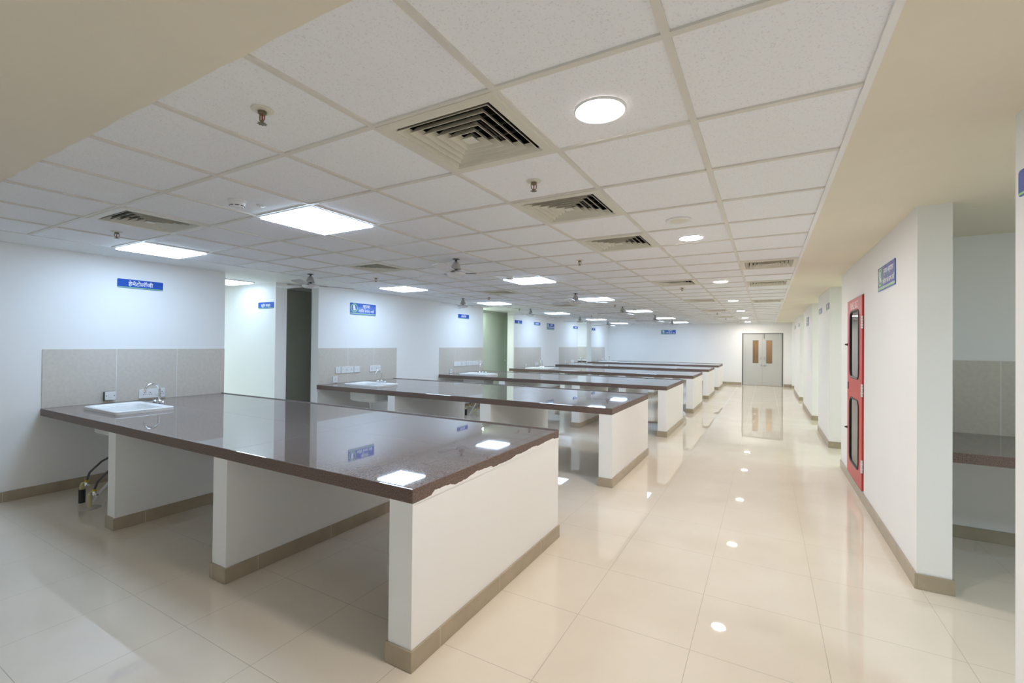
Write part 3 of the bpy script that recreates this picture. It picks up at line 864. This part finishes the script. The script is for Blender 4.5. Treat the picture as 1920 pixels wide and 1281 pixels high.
# ------------------------------------------------------------------ doors
d = struct(thing('door_1', 'grey double door with two brown glazed slots in the far wall', 'door', (-.125, YF, 0)))
w = .70
m = MB()
m.box(-w, -w+.035, -.012, .10, 0, 2.065); m.box(w-.035, w, -.012, .10, 0, 2.065); m.box(-w+.035, w-.035, -.012, .10, 2.035, 2.065)
m.build('door_frame', FRAMEG, d)
for sx, wx in ((-1, -.228), (1, .237)):
    x0, x1 = (-w+.037, -.003) if sx < 0 else (.003, w-.037)
    a0, a1, b0, b1 = wx-.097, wx+.097, .885, 1.778
    m = MB()
    for q in ((x0, a0, .008, 2.033), (a1, x1, .008, 2.033), (a0, a1, .008, b0), (a0, a1, b1, 2.033)): m.box(q[0], q[1], .004, .045, q[2], q[3])
    lf = m.build('door_leaf', DOORG, d)
    m = MB(); m.loops([[(a0+q, y, b0+q), (a1-q, y, b0+q), (a1-q, y, b1-q), (a0+q, y, b1-q)] for q, y in ((-.004, .003), (-.004, .0), (.008, .0), (.008, .020))], closed=False, cap0=False, cap1=False)
    m.build('glazing_bead', FRAMEG, lf)
    MB().box(a0, a1, .022, .027, b0, b1).build('vision_pane', GLASSB, lf)
    hx = -.062 if sx < 0 else .062
    m = MB(); m.tube([(hx, -.001, 1.02), (hx, -.035, 1.03), (hx, -.035, 1.13), (hx, -.001, 1.14)], .010, 8)
    m.build('pull_handle', CHROME, lf, True)
m = MB(); m.tube([(-.07, -.015, .80), (.15, -.015, .80)], .009, 8); m.box(-.05, -.01, -.006, .004, .775, .825); m.box(.07, .14, -.006, .004, .775, .825); m.tube([(.05, -.015, .80), (.05, -.015, .75)], .008, 8)
m.build('slide_bolt', CHROME, d)
m = MB(); m.box(.052, .078, -.008, .004, 1.86, 2.02); m.tube([(.065, -.012, 1.84), (.065, -.012, 2.03)], .007, 8)
m.build('tower_bolt', FRAMEG, d)

d = struct(thing('door_2', 'pale green door with round knob in the left recess behind the third counter', 'door', (-6.80, 11.0, 0)))
m = MB(); m.box(.002, .055, -1.30, -1.24, 0, 2.465); m.box(.002, .055, .835, 1.02, 0, 2.465); m.box(.002, .055, -1.24, .835, 2.40, 2.465)
m.build('door_frame', DOORGR, d)
lf = MB().box(.004, .046, -1.238, .828, .006, 2.398).build('door_leaf', DOORGR, d)
k = MB().tube([(.046, .785, 1.04), (.060, .785, 1.04), (.064, .785, 1.04), (.092, .785, 1.04), (.10, .785, 1.04)], [.022, .022, .010, .024, .012], 14).build('knob', CHROME, lf, True)

# ------------------------------------------------------------------ counters in the side rooms
t = thing('side_counter', 'granite counter along the back of the side room at the right edge', 'counter', (XB+.001, 4.14, 0))
slab(counter_top(3.57, .988), t, .003)
for x in (1.9, 3.3):
    MB().box(x, x+.14, .01, .97, 0, TOP-TH).build('pier', WALL, t)
o = MB().box(0, 3.57, 0, .010, 0, .592).build('tile_splashback', SPLASH, None)
o.location = (XB+.001, 5.1195, TOP+.0005); tag(o, 'beige tile splashback in the side room at the right edge', 'splashback', 'beige tile splashbacks behind the sinks')
t = thing('side_counter', 'small piece of counter with a sink inside the far left side room', 'counter', (-7.99, 18.62, 0))
slab(counter_top(1.505, .57, (.80, 1.43, .055, .445)), t, .003)
MB().box(.55, .69, .01, .565, 0, TOP-TH).build('pier', WALL, t)
o = dup(s0, (-7.99+1.115, 18.62+.25, 0), 0, 'white sink in the small counter of the far left side room')
dup(t0, (-6.56, 19.15, TOP+.0015), 0, 'chrome tap in the far left side room')
o = MB().box(0, 1.50, 0, .010, 0, .592).build('tile_splashback', SPLASH, None)
o.location = (-7.985, 19.1895, TOP+.0005); tag(o, 'beige tile splashback inside the far left side room', 'splashback', 'beige tile splashbacks behind the sinks')

# ------------------------------------------------------------------ unseen lamps that light the adjoining rooms
def lamp(name, loc, size, power, col):
    l = bpy.data.lights.new(name, 'AREA'); l.shape = 'SQUARE'; l.size = size; l.energy = power; l.color = col
    o = bpy.data.objects.new(name, l); COL.objects.link(o); o.location = loc
    return o
COOL = (.72, .95, .95)
for y in (7.9, 11.0, 14.9, 19.2): lamp('room_panel_lamp', (2.3, y, HC-.03), .56, 26, COOL)
lamp('niche_panel_lamp', (-8.7, 3.0, HC-.03), .56, 25, (.72, .93, 1.0))  # second, unseen niche light added to brighten its wall
lamp('side_room_lamp', (-7.45, 18.0, HC-.03), .56, 22, (.68, .86, 1.0))  # unseen light added so the back wall here comes out bright
lamp('recess_lamp', (-6.62, 10.2, HC-.03), .22, 26, (.86, 1., .95))  # unseen light added to brighten the green door
lamp('side_lamp', (2.7, 1.7, HC-.03), .56, 50, (.66, .86, 1.0))  # unseen light added for the right room and the near pier face
lamp('lobby_lamp', (0, 21.5, HC-.03), .5, 25, (1, .85, .65))  # unseen warm light added to show the brown wall through the glass

# ------------------------------------------------------------------ world, camera, render look
wd = bpy.data.worlds.new('world'); scn.world = wd; wd.use_nodes = True
wd.node_tree.nodes['Background'].inputs[0].default_value = (.5, .55, .6, 1)
wd.node_tree.nodes['Background'].inputs[1].default_value = .05

CAMR = [[0.8677186, 0.4969572, 0.0098995], [-0.0044153, -0.0122092, 0.9999157], [-0.4970362, 0.8676892, 0.0083999]]
cam = bpy.data.cameras.new('camera'); co = bpy.data.objects.new('camera', cam); COL.objects.link(co)
r, u, f = (Vector(q) for q in CAMR)
M = Matrix((r, u, -f)).transposed().to_4x4(); M.translation = (0, 0, 1.55)
co.matrix_world = M
cam.sensor_fit = 'HORIZONTAL'; cam.sensor_width = 36
cam.lens = 857.2/1920*36
cam.shift_x = (960-945.1)/1920; cam.shift_y = (637.5-640.5)/1920
cam.clip_start = .05; cam.clip_end = 100
scn.camera = co
vs = scn.view_settings
vs.view_transform = 'Standard'; vs.look = 'None'; vs.gamma = 1; vs.use_curve_mapping = False
vs.exposure = 0.06
cy = scn.cycles
cy.use_denoising = True; cy.denoiser = 'OPENIMAGEDENOISE'
cy.max_bounces = 10; cy.diffuse_bounces = 7; cy.glossy_bounces = 5; cy.transparent_max_bounces = 8
cy.sample_clamp_indirect = 8
cy.caustics_reflective = False; cy.caustics_refractive = False
